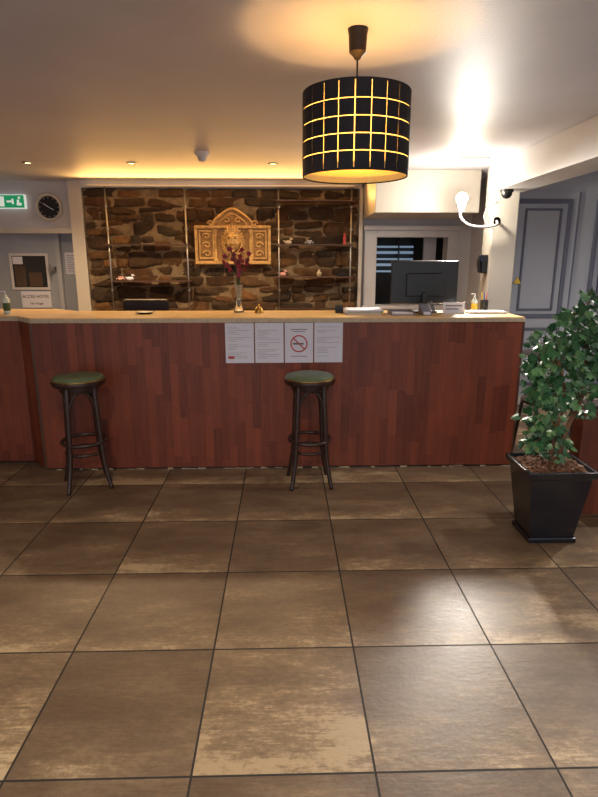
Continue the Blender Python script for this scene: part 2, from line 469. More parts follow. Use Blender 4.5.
# ---------------------------------------------------------------- shelving on stone wall
def shelf_rack(x0, x1, zs):
    e = empty("wall_shelf_rack")
    for i, x in enumerate((x0, x1)):
        tube("pole_%d" % i, [(x, 6.86, .4), (x, 6.86, 2.37)], .010, 'chrome', e)
    for i, z in enumerate(zs):
        box("shelf_%d" % i, x0-.03, x1+.03, 6.80, 6.98, z-.012, z, 'shelfwood', e)
    for i, z in enumerate([.9, 1.2, 1.55, 1.9, 2.15]):
        for x in (x0, x1):
            lathe("joint_%d" % i, [(0, -.012), (.017, -.012), (.017, .012), (0, .012)], 'chrome', (x, 6.86, z), 12, e)
shelf_rack(-2.05, -1.14, [.98, 1.31, 1.73])
shelf_rack(-.06, .79, [.98, 1.36, 1.73, 2.22])

def ornament(x, z, kind, mt):
    y = 6.89
    e = empty("shelf_ornament", (0, 0, 0))
    if kind == 0:
        lathe("body", [(0, 0), (.018, 0), (.03, .02), (.032, .04), (.014, .06), (.012, .075), (.018, .085), (.013, .085), (.01, .07), (0, .07)], mt, (x, y, z), 16, e)
    elif kind == 1:
        bm = bmesh.new()
        bmesh.ops.create_uvsphere(bm, u_segments=14, v_segments=8, radius=.03, matrix=Matrix.Translation((x, y, z+.024)) @ Matrix.Diagonal((1.5, .8, .8, 1)))
        bmesh.ops.create_uvsphere(bm, u_segments=12, v_segments=8, radius=.017, matrix=Matrix.Translation((x+.032, y, z+.06)))
        bmesh.ops.create_cone(bm, segments=8, radius1=.007, radius2=.001, depth=.02, cap_ends=True, matrix=Matrix.Translation((x+.054, y, z+.06)) @ Matrix.Rotation(pi/2, 4, 'Y'))
        bmesh.ops.create_cone(bm, segments=8, radius1=.014, radius2=.003, depth=.035, cap_ends=True, matrix=Matrix.Translation((x-.045, y, z+.036)) @ Matrix.Rotation(-pi/3, 4, 'Y'))
        finish(bm, "bird", mt, e, True)
    elif kind == 2:
        boxes("car_body", [(x-.05, x+.05, y-.02, y+.02, z+.01, z+.03), (x-.025, x+.03, y-.018, y+.018, z+.03, z+.05)], mt, e, .004)
        for i, dx in enumerate((-.03, .03)):
            lathe("wheel_%d" % i, [(0, -.022), (.012, -.022), (.012, .022), (0, .022)], 'black', (x+dx, y, z+.012), 12, e, 'y')
    else:
        lathe("figure", [(0, 0), (.022, 0), (.02, .01), (.012, .03), (.02, .07), (.018, .085), (.007, .092), (.015, .105), (.014, .12), (0, .13)], mt, (x, y, z), 14, e)
for a in [(-1.95, 1.31, 2, 'pink'), (-1.84, 1.31, 1, 'paper'), (.05, 1.73, 1, 'edge'), (.3, 1.73, 2, 'chrome'), (.72, 1.73, 3, 'red'),
          (-.02, 1.36, 1, 'pink'), (.42, 1.36, 0, 'edge'), (.7, 1.36, 2, 'bronze')]:
    ornament(*a)

# ---------------------------------------------------------------- lion relief
def lion_relief():
    e = empty("carved_face_plaque")
    cx = -.605; y1 = 6.985; y0 = 6.925
    box("panel", cx-.435, cx+.435, y0, y1, 1.515, 1.93, 'golddark', e, .01)
    boxes("border", frame_rect(cx-.45, cx+.45, 1.5, 1.945, .035, y0-.03, y0), 'gold', e, .008)
    for sgn in (-1, 1):
        xx = cx+sgn*.31
        boxes("side_panel", frame_rect(xx-.09, xx+.09, 1.56, 1.89, .018, y0-.02, y0), 'gold', e, .005)
        for k in range(3):
            pts = [(xx+sgn*.05*math.cos(t)*(1-t/9), y0-.012, 1.62+.1*k+.04*math.sin(t)*(1-t/9)) for t in [i*.4 for i in range(18)]]
            tube("scroll", pts, .011, 'gold', e, seg=6)
        lathe("column", [(0, 0), (.028, 0), (.028, .02), (.018, .04), (.018, .32), (.028, .34), (.028, .37), (0, .37)], 'gold', (cx+sgn*.205, y0-.01, 1.53), 14, e)
    bm = bmesh.new(); n = 24
    def crest(t, k=1.0): return (cx+.235*k*math.cos(t), 1.93+k*(.15*math.sin(t)+.05*max(0, math.sin(t))**8))
    f = [bm.verts.new((crest(pi*i/n)[0], y0-.01, crest(pi*i/n)[1])) for i in range(n+1)]
    g = [bm.verts.new((v.co.x, y1, v.co.z)) for v in f]
    bm.faces.new(f); bm.faces.new(g)
    for i in range(n+1): bm.faces.new((f[i], f[(i+1) % (n+1)], g[(i+1) % (n+1)], g[i]))
    finish(bm, "crest", 'golddark', e)
    tube("crest_rim", [(crest(pi*i/n)[0], y0-.015, crest(pi*i/n)[1]) for i in range(n+1)], .017, 'gold', e)
    tube("crest_inner_rim", [(crest(pi*i/n, .72)[0], y0-.012, crest(pi*i/n, .72)[1]) for i in range(n+1)], .009, 'gold', e)
    for sgn in (-1, 1):
        pts = [(cx+sgn*(.07+.045*math.cos(t)*(1-t/9)), y0-.018, 2.0+.035*math.sin(t)*(1-t/9)) for t in [i*.4 for i in range(18)]]
        tube("crest_scroll", pts, .010, 'gold', e, seg=6)
        pts = [(cx+sgn*(.255+.04*math.cos(t)*(1-t/9)), y0-.018, 1.965+.035*math.sin(t)*(1-t/9)) for t in [i*.4 for i in range(18)]]
        tube("volute", pts, .012, 'gold', e, seg=6)
    # hair and beard locks framing the face
    rr = random.Random(3)
    bm = bmesh.new()
    for ring, (R, L, n) in enumerate(((.120, .034, 26), (.10, .03, 22))):
        for i in range(n):
            a = 2*pi*(i+ring*.5)/n
            mtx = Matrix.Translation((cx+R*math.cos(a)*1.0, y0-.016-.02*ring, 1.755+R*1.35*math.sin(a)-.01)) @ Matrix.Rotation(-a+1.1*math.cos(a)+rr.uniform(-.25, .25), 4, 'Y') @ Matrix.Diagonal((1.0, .55, .45, 1))
            bmesh.ops.create_uvsphere(bm, u_segments=10, v_segments=8, radius=L, matrix=mtx)
    finish(bm, "hair_locks", 'gold', e, True)
    bm = bmesh.new()
    def sph(x, y, z, r, sx=1, sy=1, sz=1):
        bmesh.ops.create_uvsphere(bm, u_segments=18, v_segments=12, radius=r, matrix=Matrix.Translation((cx+x, y, 1.77+z)) @ Matrix.Diagonal((sx, sy, sz, 1)))
    sph(0, y0-.05, 0, .088, 1, .8, 1.3)                      # skull
    sph(0, y0-.12, .0, .013, .9, 1.3, 3.0)                   # nose bridge
    sph(0, y0-.135, -.03, .018, 1.2, .9, .8)                 # nose tip
    sph(0, y0-.118, -.068, .02, 1.7, .6, .35); sph(0, y0-.115, -.083, .018, 1.4, .6, .4)   # lips
    sph(0, y0-.105, -.112, .026, 1.1, .8, .8)                # chin
    for sx in (-1, 1):
        sph(sx*.034, y0-.108, .048, .022, 1.4, .6, .4)       # brow
        sph(sx*.045, y0-.092, -.03, .03, .9, .7, 1)          # cheek
        sph(sx*.088, y0-.05, .0, .018, .6, .6, 1.3)          # ear
    finish(bm, "face", 'gold', e, True)
    bm = bmesh.new(); sph(-.034, y0-.11, .026, .011, 1.2, .6, .7); sph(.034, y0-.11, .026, .011, 1.2, .6, .7)
    finish(bm, "eyes", 'bronze', e, True)
    bm = bmesh.new()
    for i in range(5):
        x = cx-.06+.03*i
        bmesh.ops.create_cone(bm, segments=10, radius1=.016, radius2=.004, depth=.06+.02*(2-abs(i-2)), cap_ends=True, matrix=Matrix.Translation((x, y0-.06, 1.905+.01*(2-abs(i-2)))))
    add_box(bm, cx-.085, cx+.085, y0-.085, y0-.02, 1.86, 1.885)
    finish(bm, "crown", 'gold', e)
lion_relief()

# ---------------------------------------------------------------- clock, exit sign
e = empty("wall_clock")
lathe("rim", [(.125, 0), (.16, 0), (.165, .02), (.155, .04), (.13, .035), (.125, .01)], 'cream', (-2.79, 7.1, 2.16), 48, e, 'y')
lathe("dial", [(0, 0), (.128, 0), (.128, .012), (0, .012)], 'black', (-2.79, 7.1, 2.16), 48, e, 'y')
boxes("ticks", [(-2.79+.108*math.cos(a)-.004, -2.79+.108*math.cos(a)+.004, 7.08, 7.088, 2.16+.108*math.sin(a)-.004, 2.16+.108*math.sin(a)+.004) for a in [i*pi/6 for i in range(12)]], 'paper', e)
tube("hour_hand", [(-2.79, 7.084, 2.16), (-2.74, 7.084, 2.13)], .005, 'paper', e)
tube("minute_hand", [(-2.79, 7.084, 2.16), (-2.86, 7.084, 2.205)], .004, 'paper', e)
e = empty("exit_sign")
box("case", -3.38, -3.05, 7.05, 7.1, 2.14, 2.30, 'exitwhite', e, .005)
box("face", -3.37, -3.06, 7.046, 7.05, 2.15, 2.29, 'exitgreen', e)
boxes("pictogram", [(-3.34, -3.29, 7.042, 7.046, 2.165, 2.275), (-3.26, -3.20, 7.042, 7.046, 2.21, 2.23), (-3.20, -3.18, 7.042, 7.046, 2.19, 2.25), (-3.14, -3.115, 7.042, 7.046, 2.205, 2.24), (-3.145, -3.09, 7.042, 7.046, 2.175, 2.205), (-3.125, -3.10, 7.042, 7.046, 2.25, 2.273)], 'exitwhite', e)

# ---------------------------------------------------------------- counter
def prism(name, pts, z0, z1, mt, parent=None, bevel=0):
    bm = bmesh.new()
    a = [bm.verts.new((x, y, z0)) for x, y in pts]; b = [bm.verts.new((x, y, z1)) for x, y in pts]
    bm.faces.new(a); bm.faces.new(b); n = len(pts)
    for i in range(n): bm.faces.new((a[i], a[(i+1) % n], b[(i+1) % n], b[i]))
    return finish(bm, name, mt, parent, bevel=bevel)
c = empty("reception_counter")
body = [(1.74, 4.05), (-1.81, 4.05), (-1.97, 4.22), (-3.6, 4.22), (-3.6, 4.85), (-1.95, 4.85), (-1.7, 4.62), (1.74, 4.62)]
prism("front_body", body, 0.014, 1.112, 'wood', c)
prism("plinth", [(1.735, 4.06), (-1.80, 4.06), (-1.96, 4.23), (-3.59, 4.23), (-3.59, 4.8), (1.735, 4.6)], 0, .014, 'black', c)
top = [(1.755, 4.046), (-1.812, 4.046), (-1.975, 4.216), (-3.6, 4.216), (-3.6, 4.87), (-1.94, 4.87), (-1.69, 4.66), (1.755, 4.66)]
prism("edge_band", top, 1.112, 1.14, 'edge', c, .003)
prism("top_surface", [(1.75, 4.05), (-1.81, 4.05), (-1.973, 4.22), (-3.6, 4.22), (-3.6, 4.86), (-1.945, 4.86), (-1.695, 4.65), (1.75, 4.65)], 1.14, 1.147, 'topwood', c)
boxes("corner_strips", [(1.74, 1.754, 4.048, 4.075, 0, 1.112), (-1.822, -1.804, 4.047, 4.06, 0, 1.112)], 'shelfwood', c)
box("end_strip", 1.742, 1.756, 4.6, 4.63, 0, 1.112, 'cream', c)
bm = bmesh.new()
for i in range(40):
    x = random.uniform(-1.75, 1.7); l = random.uniform(.01, .08)
    add_box(bm, x, x+l, 4.047, 4.05, .0, random.uniform(.004, .011))
finish(bm, "chipped_edge", 'edge', c)

# notices taped to the counter front
def notice(x, kind):
    e = empty("posted_notice")
    y = 4.0485; z0, z1 = .822, 1.112; tilt = random.uniform(-.003, .0)
    box("sheet", x-.103, x+.103, y-.003, y+.001, z0+tilt, z1+tilt, 'paper', e)
    L = []; yf, yt = y-.0038, y-.003
    if kind == 'smoke':
        tube("ring", circle(x, y-.004, .96, .058, 36, 'xz'), .005, 'red', e, closed=True, seg=6)
        tube("slash", [(x-.041, y-.004, 1.001), (x+.041, y-.004, .919)], .005, 'red', e, seg=6)
        boxes("cigarette", [(x-.045, x+.035, yf, yt, .953, .966)], 'ink', e)
        boxes("heading", [(x-.06, x+.06, yf, yt, 1.06, 1.066), (x-.045, x+.045, yf, yt, 1.045, 1.05)], 'ink', e)
        boxes("footer", [(x-.06, x+.06, yf, yt, .865, .87)], 'ink', e)
        return
    z = z1-.03
    while z > z0+.03:
        l = random.uniform(.05, .17)
        if random.random() < .8: L.append((x-.085, x-.085+l, yf, yt, z-.002, z))
        z -= .0125
    boxes("text_lines", L, 'ink', e)
    if kind == 'red':
        boxes("logo", [(x-.085, x-.04, yf, yt, .85, .87)], 'red', e)
notice(-.325, 'red'); notice(-.11, 'txt'); notice(.105, 'smoke'); notice(.32, 'txt')

# ---------------------------------------------------------------- stools
def stool(x, y, rot):
    e = empty("bar_stool", (x, y, 0)); e.rotation_euler = (0, 0, rot)
    lathe("seat_ring", [(0, .725), (.15, .725), (.17, .73), (.178, .745), (.176, .762), (.165, .768), (0, .768)], 'stoolwood', (0, 0, 0), 48, e)
    lathe("cushion", [(.166, .766), (.168, .775), (.158, .788), (.12, .797), (0, .80)], 'green', (0, 0, 0), 48, e)
    tube("brass_trim", circle(0, 0, .768, .17, 48), .004, 'brass', e, closed=True, seg=6)
    lathe("apron", [(0, .69), (.128, .69), (.132, .70), (.132, .73), (0, .73)], 'stoolwood', (0, 0, 0), 40, e)
    for i in range(4):
        a = pi/4+i*pi/2; ca, sa = math.cos(a), math.sin(a)
        prof = [(.118, .73), (.128, .60), (.138, .42), (.152, .22), (.178, .08), (.20, .0)]
        pts = spline([(r*ca, r*sa, z) for r, z in prof], 6)
        k = len(pts); tube("leg_%d" % (i+1), pts, .016, 'stoolwood', e, radii=[.019-.005*j/(k-1) for j in range(k)])
        b = a+pi/2
        A = Vector((.138*ca, .138*sa, .50)); B = Vector((.138*math.cos(b), .138*math.sin(b), .50))
        arc = []
        for j in range(17):
            t = j/16; p = A.lerp(B, t); d = math.sin(pi*t)**.6
            m_ = Vector((p.x, p.y, 0)); m_ = m_.normalized()*(.138*(1-.22*d)) if m_.length > 0 else m_
            arc.append((m_.x, m_.y, .50+.195*d))
        tube("arch_brace_%d" % (i+1), arc, .010, 'stoolwood', e, seg=8)
    tube("foot_ring", circle(0, 0, .33, .145, 48), .013, 'stoolwood', e, closed=True)
    tube("inner_ring", circle(0, 0, .255, .125, 48), .011, 'stoolwood', e, closed=True)
    for i in range(4):
        a = pi/4+i*pi/2
        tube("ring_peg_%d" % (i+1), [(.12*math.cos(a), .12*math.sin(a), .255), (.155*math.cos(a), .155*math.sin(a), .245)], .008, 'stoolwood', e, seg=8)
stool(.172, 3.76, math.radians(4)); stool(-1.40, 3.76, math.radians(24))

# ---------------------------------------------------------------- pendant lamp
def pendant():
    cx, cy, R = .303, 2.53, .223; z0, z1 = 1.893, 2.213
    e = empty("pendant_lamp", (0, 0, 0))
    lathe("shade_fabric", [(R-.004, z0), (R-.004, z1)], 'fabric', (cx, cy, 0), 72, e)
    bm = bmesh.new(); NC = 22; gap = .0042/R
    rows = 5; band = .006; hh = (z1-z0-2*band)/rows
    def patch(a0, a1, za, zb, n):
        V = []
        for k in range(n+1):
            a = a0+(a1-a0)*k/n
            V.append([bm.verts.new((cx+r*math.cos(a), cy+r*math.sin(a), z)) for r, z in ((R, za), (R, zb), (R-.003, zb), (R-.003, za))])
        for k in range(n):
            for q in range(4): bm.faces.new((V[k][q], V[k+1][q], V[k+1][(q+1) % 4], V[k][(q+1) % 4]))
        bm.faces.new(V[0]); bm.faces.new(V[-1])
    for i in range(NC):
        for j in range(rows):
            a0 = 2*pi*i/NC+gap/2; a1 = 2*pi*(i+1)/NC-gap/2
            za = z0+band+j*hh
            lo = 0 if j == 0 else .0021; hi = 0 if j == rows-1 else .0021
            patch(a0, a1, za+lo, za+hh-hi, 3)
    patch(0, 2*pi, z0, z0+band, 72); patch(0, 2*pi, z1-band, z1, 72)
    finish(bm, "black_squares", 'blackmat', e)
    lathe("diffuser", [(0, z0+.028), (R-.012, z0+.028), (R-.012, z0+.033), (0, z0+.033)], 'fabric', (cx, cy, 0), 64, e)
    tube("hoop_top", circle(cx, cy, z1, R-.003, 64), .003, 'blackmat', e, closed=True, seg=6)
    tube("hoop_bottom", circle(cx, cy, z0, R-.003, 64), .003, 'blackmat', e, closed=True, seg=6)
    for i in range(3):
        a = 2*pi*i/3+.4
        tube("spider_%d" % i, [(cx, cy, z1-.03), (cx+(R-.004)*math.cos(a), cy+(R-.004)*math.sin(a), z1-.004)], .003, 'bronze', e, seg=6)
    lathe("bulb_holder", [(0, z1-.1), (.02, z1-.1), (.022, z1-.03), (.012, z1-.01), (0, z1-.01)], 'black', (cx, cy, 0), 20, e)
    lathe("bulb", [(0, z1-.19), (.02, z1-.185), (.03, z1-.16), (.028, z1-.135), (.014, z1-.1)], 'bulb', (cx, cy, 0), 20, e)
    tube("cord", [(cx, cy, z1-.02), (cx, cy, HC-.05)], .004, 'black', e, seg=8)
    lathe("canopy", [(0, HC-.11), (.012, HC-.11), (.018, HC-.10), (.034, HC-.085), (.038, HC-.02), (.042, HC), (0, HC)], 'bronze', (cx, cy, 0), 32, e)
    light("pendant_bulb_light", 'POINT', (cx, cy, 2.04), 34, (1.0, .56, .18), e, .035)
pendant()

# ---------------------------------------------------------------- ceiling things
def downlight(x, y, power):
    e = empty("ceiling_downlight")
    lathe("ring", [(.03, HC), (.05, HC), (.05, HC-.006), (.04, HC-.010), (.03, HC-.004)], 'chrome', (x, y, 0), 28, e)
    lathe("lens", [(0, HC-.004), (.031, HC-.004)], 'spotemit', (x, y, 0), 28, e)
    light("downlight_beam", 'SPOT', (x, y, HC-.015), power, (1.0, .68, .38), e, .04, spot_size=math.radians(150), spot_blend=.8)
for x in (-2.43, -1.45, -.1):
    downlight(x, 5.77, 125)
e = empty("added_ceiling_wash")  # added strip and housing, no fixture here; tints the back ceiling orange
box("added_strip_channel", -2.3, .85, 6.93, 6.99, 2.375, 2.39, 'cream', e)
box("added_glow_strip", -2.28, .83, 6.94, 6.98, 2.39, 2.394, 'strip', e)
light("added_orange_wash", 'AREA', (-.72, 6.72, 2.27), 34, (1.0, .52, .14), e, 3.1, size_y=.06, rot=(math.radians(-120), 0, 0))  # added area light, hangs free below the strip
e = empty("smoke_detector")
lathe("base", [(0, HC), (.065, HC), (.062, HC-.02), (.045, HC-.035), (0, HC-.035)], 'white', (-.70, 5.2, 0), 28, e)
lathe("sensor", [(0, HC-.035), (.04, HC-.035), (.038, HC-.06), (.025, HC-.075), (0, HC-.078)], 'white', (-.70, 5.2, 0), 28, e)
e = empty("ceiling_panel_light")
boxes("frame", [(1.60, 1.86, 5.35, 5.37, HC-.014, HC), (1.60, 1.86, 5.6, 5.62, HC-.014, HC), (1.60, 1.62, 5.37, 5.6, HC-.014, HC), (1.84, 1.86, 5.37, 5.6, HC-.014, HC)], 'cream', e)
box("lens", 1.62, 1.84, 5.37, 5.6, HC-.012, HC-.002, 'panelemit', e)
e = empty("dome_camera")
lathe("mount", [(0, 2.19), (.06, 2.19), (.06, 2.165), (0, 2.165)], 'black', (2.09, 5.5, 0), 24, e)
lathe("dome", [(.05, 2.165), (.048, 2.14), (.03, 2.115), (0, 2.105)], 'black', (2.09, 5.5, 0), 24, e)

e = empty("wall_lamp")
lathe("wall_plate", [(0, -.01), (.04, -.01), (.04, .0), (0, .0)], 'white', (2.09, 5.70, 1.92), 20, e, 'y')
tube("arm", spline([(2.09, 5.70, 1.92), (2.06, 5.62, 1.88), (1.93, 5.6, 1.86), (1.78, 5.6, 1.88), (1.70, 5.6, 1.95), (1.70, 5.6, 2.02)], 8), .013, 'white', e)
lathe("cup", [(0, 2.0), (.03, 2.0), (.035, 2.03), (.045, 2.06), (.047, 2.07), (.04, 2.065), (.028, 2.04), (0, 2.035)], 'white', (1.70, 5.6, 0), 28, e)
bm = bmesh.new(); bmesh.ops.create_uvsphere(bm, u_segments=20, v_segments=14, radius=.055, matrix=Matrix.Translation((1.70, 5.6, 2.12)))
finish(bm, "globe_bulb", 'bulb', e, True)
light("wall_lamp_light", 'POINT', (1.68, 5.49, 2.11), 40, (1.0, .88, .70), e, .05)
# added spot beside the globe, brightens the lobby floor beyond the counter
aim = (Vector((1.0, 1.0, 0))-Vector((1.68, 5.48, 2.12))).to_track_quat('-Z', 'Y').to_euler()
light("added_floor_beam", 'SPOT', (1.68, 5.48, 2.12), 480, (1.0, .93, .83), e, .09, spot_size=math.radians(80), spot_blend=.8, rot=aim)
tube("cable", spline([(2.07, 5.69, 2.1), (2.0, 5.72, 2.05), (1.98, 5.75, 1.95), (2.05, 5.69, 1.85)], 6), .005, 'white', e, seg=6)

e = empty("wall_phone")
box("cradle", 1.99, 2.049, 5.74, 5.82, 1.42, 1.6, 'black', e, .01)
tube("handset", spline([(1.975, 5.76, 1.6), (1.96, 5.76, 1.52), (1.975, 5.76, 1.43)], 6), .016, 'black', e)
box("display", 1.985, 1.99, 5.75, 5.81, 1.54, 1.58, 'blue', e)

# ---------------------------------------------------------------- counter items
ZT = 1.147
e = empty("computer_monitor")
box("back_shell", .84, 1.37, 4.47, 4.50, 1.215, 1.545, 'black', e, .008)
box("rear_bulge", .96, 1.25, 4.455, 4.472, 1.27, 1.45, 'black', e, .008)
box("screen", .85, 1.36, 4.499, 4.503, 1.225, 1.535, 'screen', e)
box("stand_neck", 1.085, 1.13, 4.43, 4.458, ZT+.01, 1.30, 'black', e, .005)
lathe("stand_base", [(0, ZT), (.11, ZT), (.108, ZT+.01), (0, ZT+.014)], 'black', (1.107, 4.48, 0), 36, e)
e = empty("card_terminal")
bm = bmesh.new(); add_box(bm, 1.03, 1.10, 4.19, 4.32, ZT, ZT+.03)
for v in bm.verts:
    if v.co.y > 4.3 and v.co.z > ZT+.01: v.co.z += .05
finish(bm, "terminal_body", 'ink', e, bevel=.005)
box("terminal_keys", 1.04, 1.09, 4.18, 4.19, ZT+.005, ZT+.028, 'paper', e)
tube("curly_cord", [(1.125+.012*math.cos(i*.7), 4.22+.0015*i, ZT+.02+.012*math.sin(i*.7)+.0010*i) for i in range(70)], .003, 'ink', e, seg=6)
e = empty("printed_label")
box("card", 1.23, 1.40, 4.355, 4.358, ZT, ZT+.085, 'paper', e)
boxes("card_text", [(1.25, 1.38, 4.353, 4.355, ZT+.055, ZT+.065), (1.25, 1.35, 4.353, 4.355, ZT+.03, ZT+.038)], 'ink', e)
e = empty("paper_stack")
for i, (mt_, dx) in enumerate((('paper', 0), ('yellow', .01), ('paper', -.01), ('leaf2', .015), ('paper', 0), ('paper', .01))):
    box("sheet_%d" % i, .47+dx, .74+dx, 4.25, 4.5, ZT+.006*i, ZT+.006*i+.006, mt_, e)
e = empty("document_tray")
boxes("tray", [(.80, .98, 4.2, 4.36, ZT, ZT+.006), (.80, .806, 4.2, 4.36, ZT+.006, ZT+.03), (.974, .98, 4.2, 4.36, ZT+.006, ZT+.03), (.806, .974, 4.354, 4.36, ZT+.006, ZT+.03)], 'ink', e)
box("forms", .81, .97, 4.21, 4.35, ZT+.006, ZT+.016, 'paper', e)
e = empty("computer_keyboard")
box("case", 1.42, 1.72, 4.3, 4.42, ZT, ZT+.014, 'cream', e, .003)
boxes("keys", [(1.43+.0185*i, 1.445+.0185*i, 4.31+.026*j, 4.331+.026*j, ZT+.014, ZT+.02) for i in range(15) for j in range(4)], 'paper', e)
def bottle(x, y, mt_, lab, h=.13, r=.026):
    e = empty("sanitizer_bottle")
    lathe("body", [(0, 0), (r, 0), (r, h*.8), (r*.85, h*.9), (r*.4, h), (r*.4, h+.015), (0, h+.015)], mt_, (x, y, ZT), 24, e)
    lathe("label", [(r+.0006, h*.2), (r+.0006, h*.65)], lab, (x, y, ZT), 24, e)
    tube("pump", [(x, y, ZT+h+.01), (x, y, ZT+h+.04), (x-.03, y-.01, ZT+h+.04)], .005, 'paper', e, seg=8)
bottle(1.53, 4.52, 'bottle', 'yellow', .10, .024); bottle(-2.13, 4.4, 'bottle', 'stem')
e = empty("pen_cup")
lathe("cup", [(0, 0), (.03, 0), (.032, .09), (.029, .09), (.027, .01), (0, .01)], 'black', (1.62, 4.55, ZT), 24, e)
for i, mm in enumerate(('yellow', 'blue', 'red')):
    tube("pen_%d" % i, [(1.62+.008*(i-1), 4.55, ZT+.02), (1.62+.022*(i-1), 4.56, ZT+.15)], .004, mm, e, seg=6)
e = empty("desk_bell")
lathe("base", [(0, 0), (.04, 0), (.04, .008), (.034, .012), (.03, .03), (.018, .045), (0, .05)], 'brass', (-.2, 4.45, ZT), 24, e)
lathe("button", [(0, .05), (.004, .05), (.004, .06), (.008, .062), (0, .066)], 'brass', (-.2, 4.45, ZT), 12, e)
e = empty("cash_dish")
lathe("dish", [(0, 0), (.045, 0), (.075, .014), (.07, .014), (.042, .004), (0, .004)], 'bronze', (-1.08, 4.4, ZT), 28, e)
e = empty("card_holder")
boxes("holder", [(.40, .46, 4.4, 4.45, ZT, ZT+.015), (.40, .46, 4.44, 4.45, ZT, ZT+.06)], 'black', e)

def orchid():
    e = empty("orchid_vase"); x, y = -.36, 4.5
    lathe("vase", [(0, 0), (.04, 0), (.036, .02), (.022, .06), (.02, .12), (.03, .19), (.038, .215), (.035, .215), (.026, .18), (.016, .12), (0, .03)], 'glass', (x, y, ZT), 28, e)
    tips = [(-.1, .0, .43), (-.05, .02, .48), (.03, -.01, .47), (.09, .0, .44), (.0, .0, .40)]
    bm = bmesh.new()
    for i, (dx, dy, dz) in enumerate(tips):
        tube("stem_%d" % i, spline([(x, y, ZT+.04), (x+dx*.1, y, ZT+.24), (x+dx, y+dy, ZT+dz)], 8), .003, 'stem', e, seg=6)
        for k in range(4):
            c = Vector((x+dx*(1-.13*k)+random.uniform(-.018, .018), y+dy+random.uniform(-.03, .03), ZT+dz-.035*k+random.uniform(-.01, .01)))
            rot = Matrix.Rotation(random.uniform(-.6, .6), 3, 'Z') @ Matrix.Rotation(random.uniform(-.5, .5), 3, 'X')
            for q in range(5):
                a = 2*pi*q/5
                d = Vector((math.cos(a), -.25, math.sin(a))); s_ = Vector((-math.sin(a), 0, math.cos(a)))
                L = .026
                vs = [bm.verts.new(c+rot @ v) for v in (Vector((0, 0, 0)), d*L*.5+s_*L*.38, d*L, d*L*.5-s_*L*.38)]
                bm.faces.new(vs)
    finish(bm, "blossoms", 'orchid', e)
    bm = bmesh.new()
    for q in range(5):
        a = 2*pi*q/5; d = Vector((math.cos(a), math.sin(a)*.6, .2))
        c = Vector((x, y, ZT+.21)); s_ = d.cross(Vector((0, 0, 1))).normalized()
        vs = [bm.verts.new(v) for v in (c, c+d*.05+s_*.012+Vector((0, 0, .02)), c+d*.1, c+d*.05-s_*.012+Vector((0, 0, .02)))]
        bm.faces.new(vs)
    finish(bm, "leaves", 'stem', e)
orchid()

e = empty("office_chair"); cx, cy = -1.32, 5.25
box("backrest", cx-.22, cx+.22, cy+.16, cy+.22, .62, 1.19, 'black', e, .03)
box("seat", cx-.24, cx+.24, cy-.22, cy+.2, .44, .52, 'black', e, .03)
boxes("armrests", [(cx-.28, cx-.24, cy-.1, cy+.15, .68, .71), (cx+.24, cx+.28, cy-.1, cy+.15, .68, .71), (cx-.28, cx-.25, cy, cy+.04, .46, .68), (cx+.25, cx+.28, cy, cy+.04, .46, .68), (cx-.28, cx+.28, cy, cy+.04, .43, .46)], 'black', e)
box("back_spine", cx-.03, cx+.03, cy+.2, cy+.24, .42, .8, 'black', e)
lathe("column", [(0, .06), (.03, .06), (.025, .44), (0, .44)], 'chrome', (cx, cy, 0), 16, e)
for i in range(5):
    a = 2*pi*i/5
    tube("base_leg_%d" % i, [(cx, cy, .09), (cx+.27*math.cos(a), cy+.27*math.sin(a), .065)], .017, 'black', e)
    bm = bmesh.new(); bmesh.ops.create_uvsphere(bm, u_segments=12, v_segments=8, radius=.03, matrix=Matrix.Translation((cx+.28*math.cos(a), cy+.28*math.sin(a), .03)))
    finish(bm, "caster_%d" % i, 'black', e, True)

e = empty("bistro_table"); cx, cy = 2.5, 4.95
lathe("top", [(0, .70), (.33, .70), (.34, .71), (.34, .725), (.33, .73), (0, .73)], 'stoolwood', (cx, cy, 0), 48, e)
lathe("pedestal", [(0, 0), (.22, 0), (.22, .015), (.05, .04), (.03, .08), (.028, .66), (.08, .70), (0, .70)], 'black', (cx, cy, 0), 28, e)
e = empty("cafe_chair"); cx, cy = 2.10, 4.30
lathe("seat", [(0, .44), (.19, .44), (.2, .45), (.2, .465), (.19, .475), (0, .475)], 'stoolwood', (cx, cy, 0), 40, e)
for i, (dx, dy) in enumerate(((-.14, -.13), (.14, -.13), (-.14, .13), (.14, .13))):
    tube("leg_%d" % i, [(cx+dx, cy+dy, .45), (cx+dx*1.25, cy+dy*1.25, 0)], .014, 'stoolwood', e)
tube("back_bow", spline([(cx-.16, cy-.12, .46), (cx-.2, cy-.18, .7), (cx-.16, cy-.21, .86), (cx, cy-.22, .9), (cx+.16, cy-.21, .86), (cx+.2, cy-.18, .7), (cx+.16, cy-.12, .46)], 8), .014, 'stoolwood', e)
tube("inner_bow", spline([(cx-.09, cy-.14, .46), (cx-.1, cy-.18, .68), (cx, cy-.2, .78), (cx+.1, cy-.18, .68), (cx+.09, cy-.14, .46)], 8), .01, 'stoolwood', e)

e = empty("low_partition")
box("wood_panel", 1.80, 3.3, 3.2, 3.32, 0, .68, 'wood2', e)
box("cap", 1.785, 3.3, 3.185, 3.335, .68, .705, 'stoolwood', e, .004)

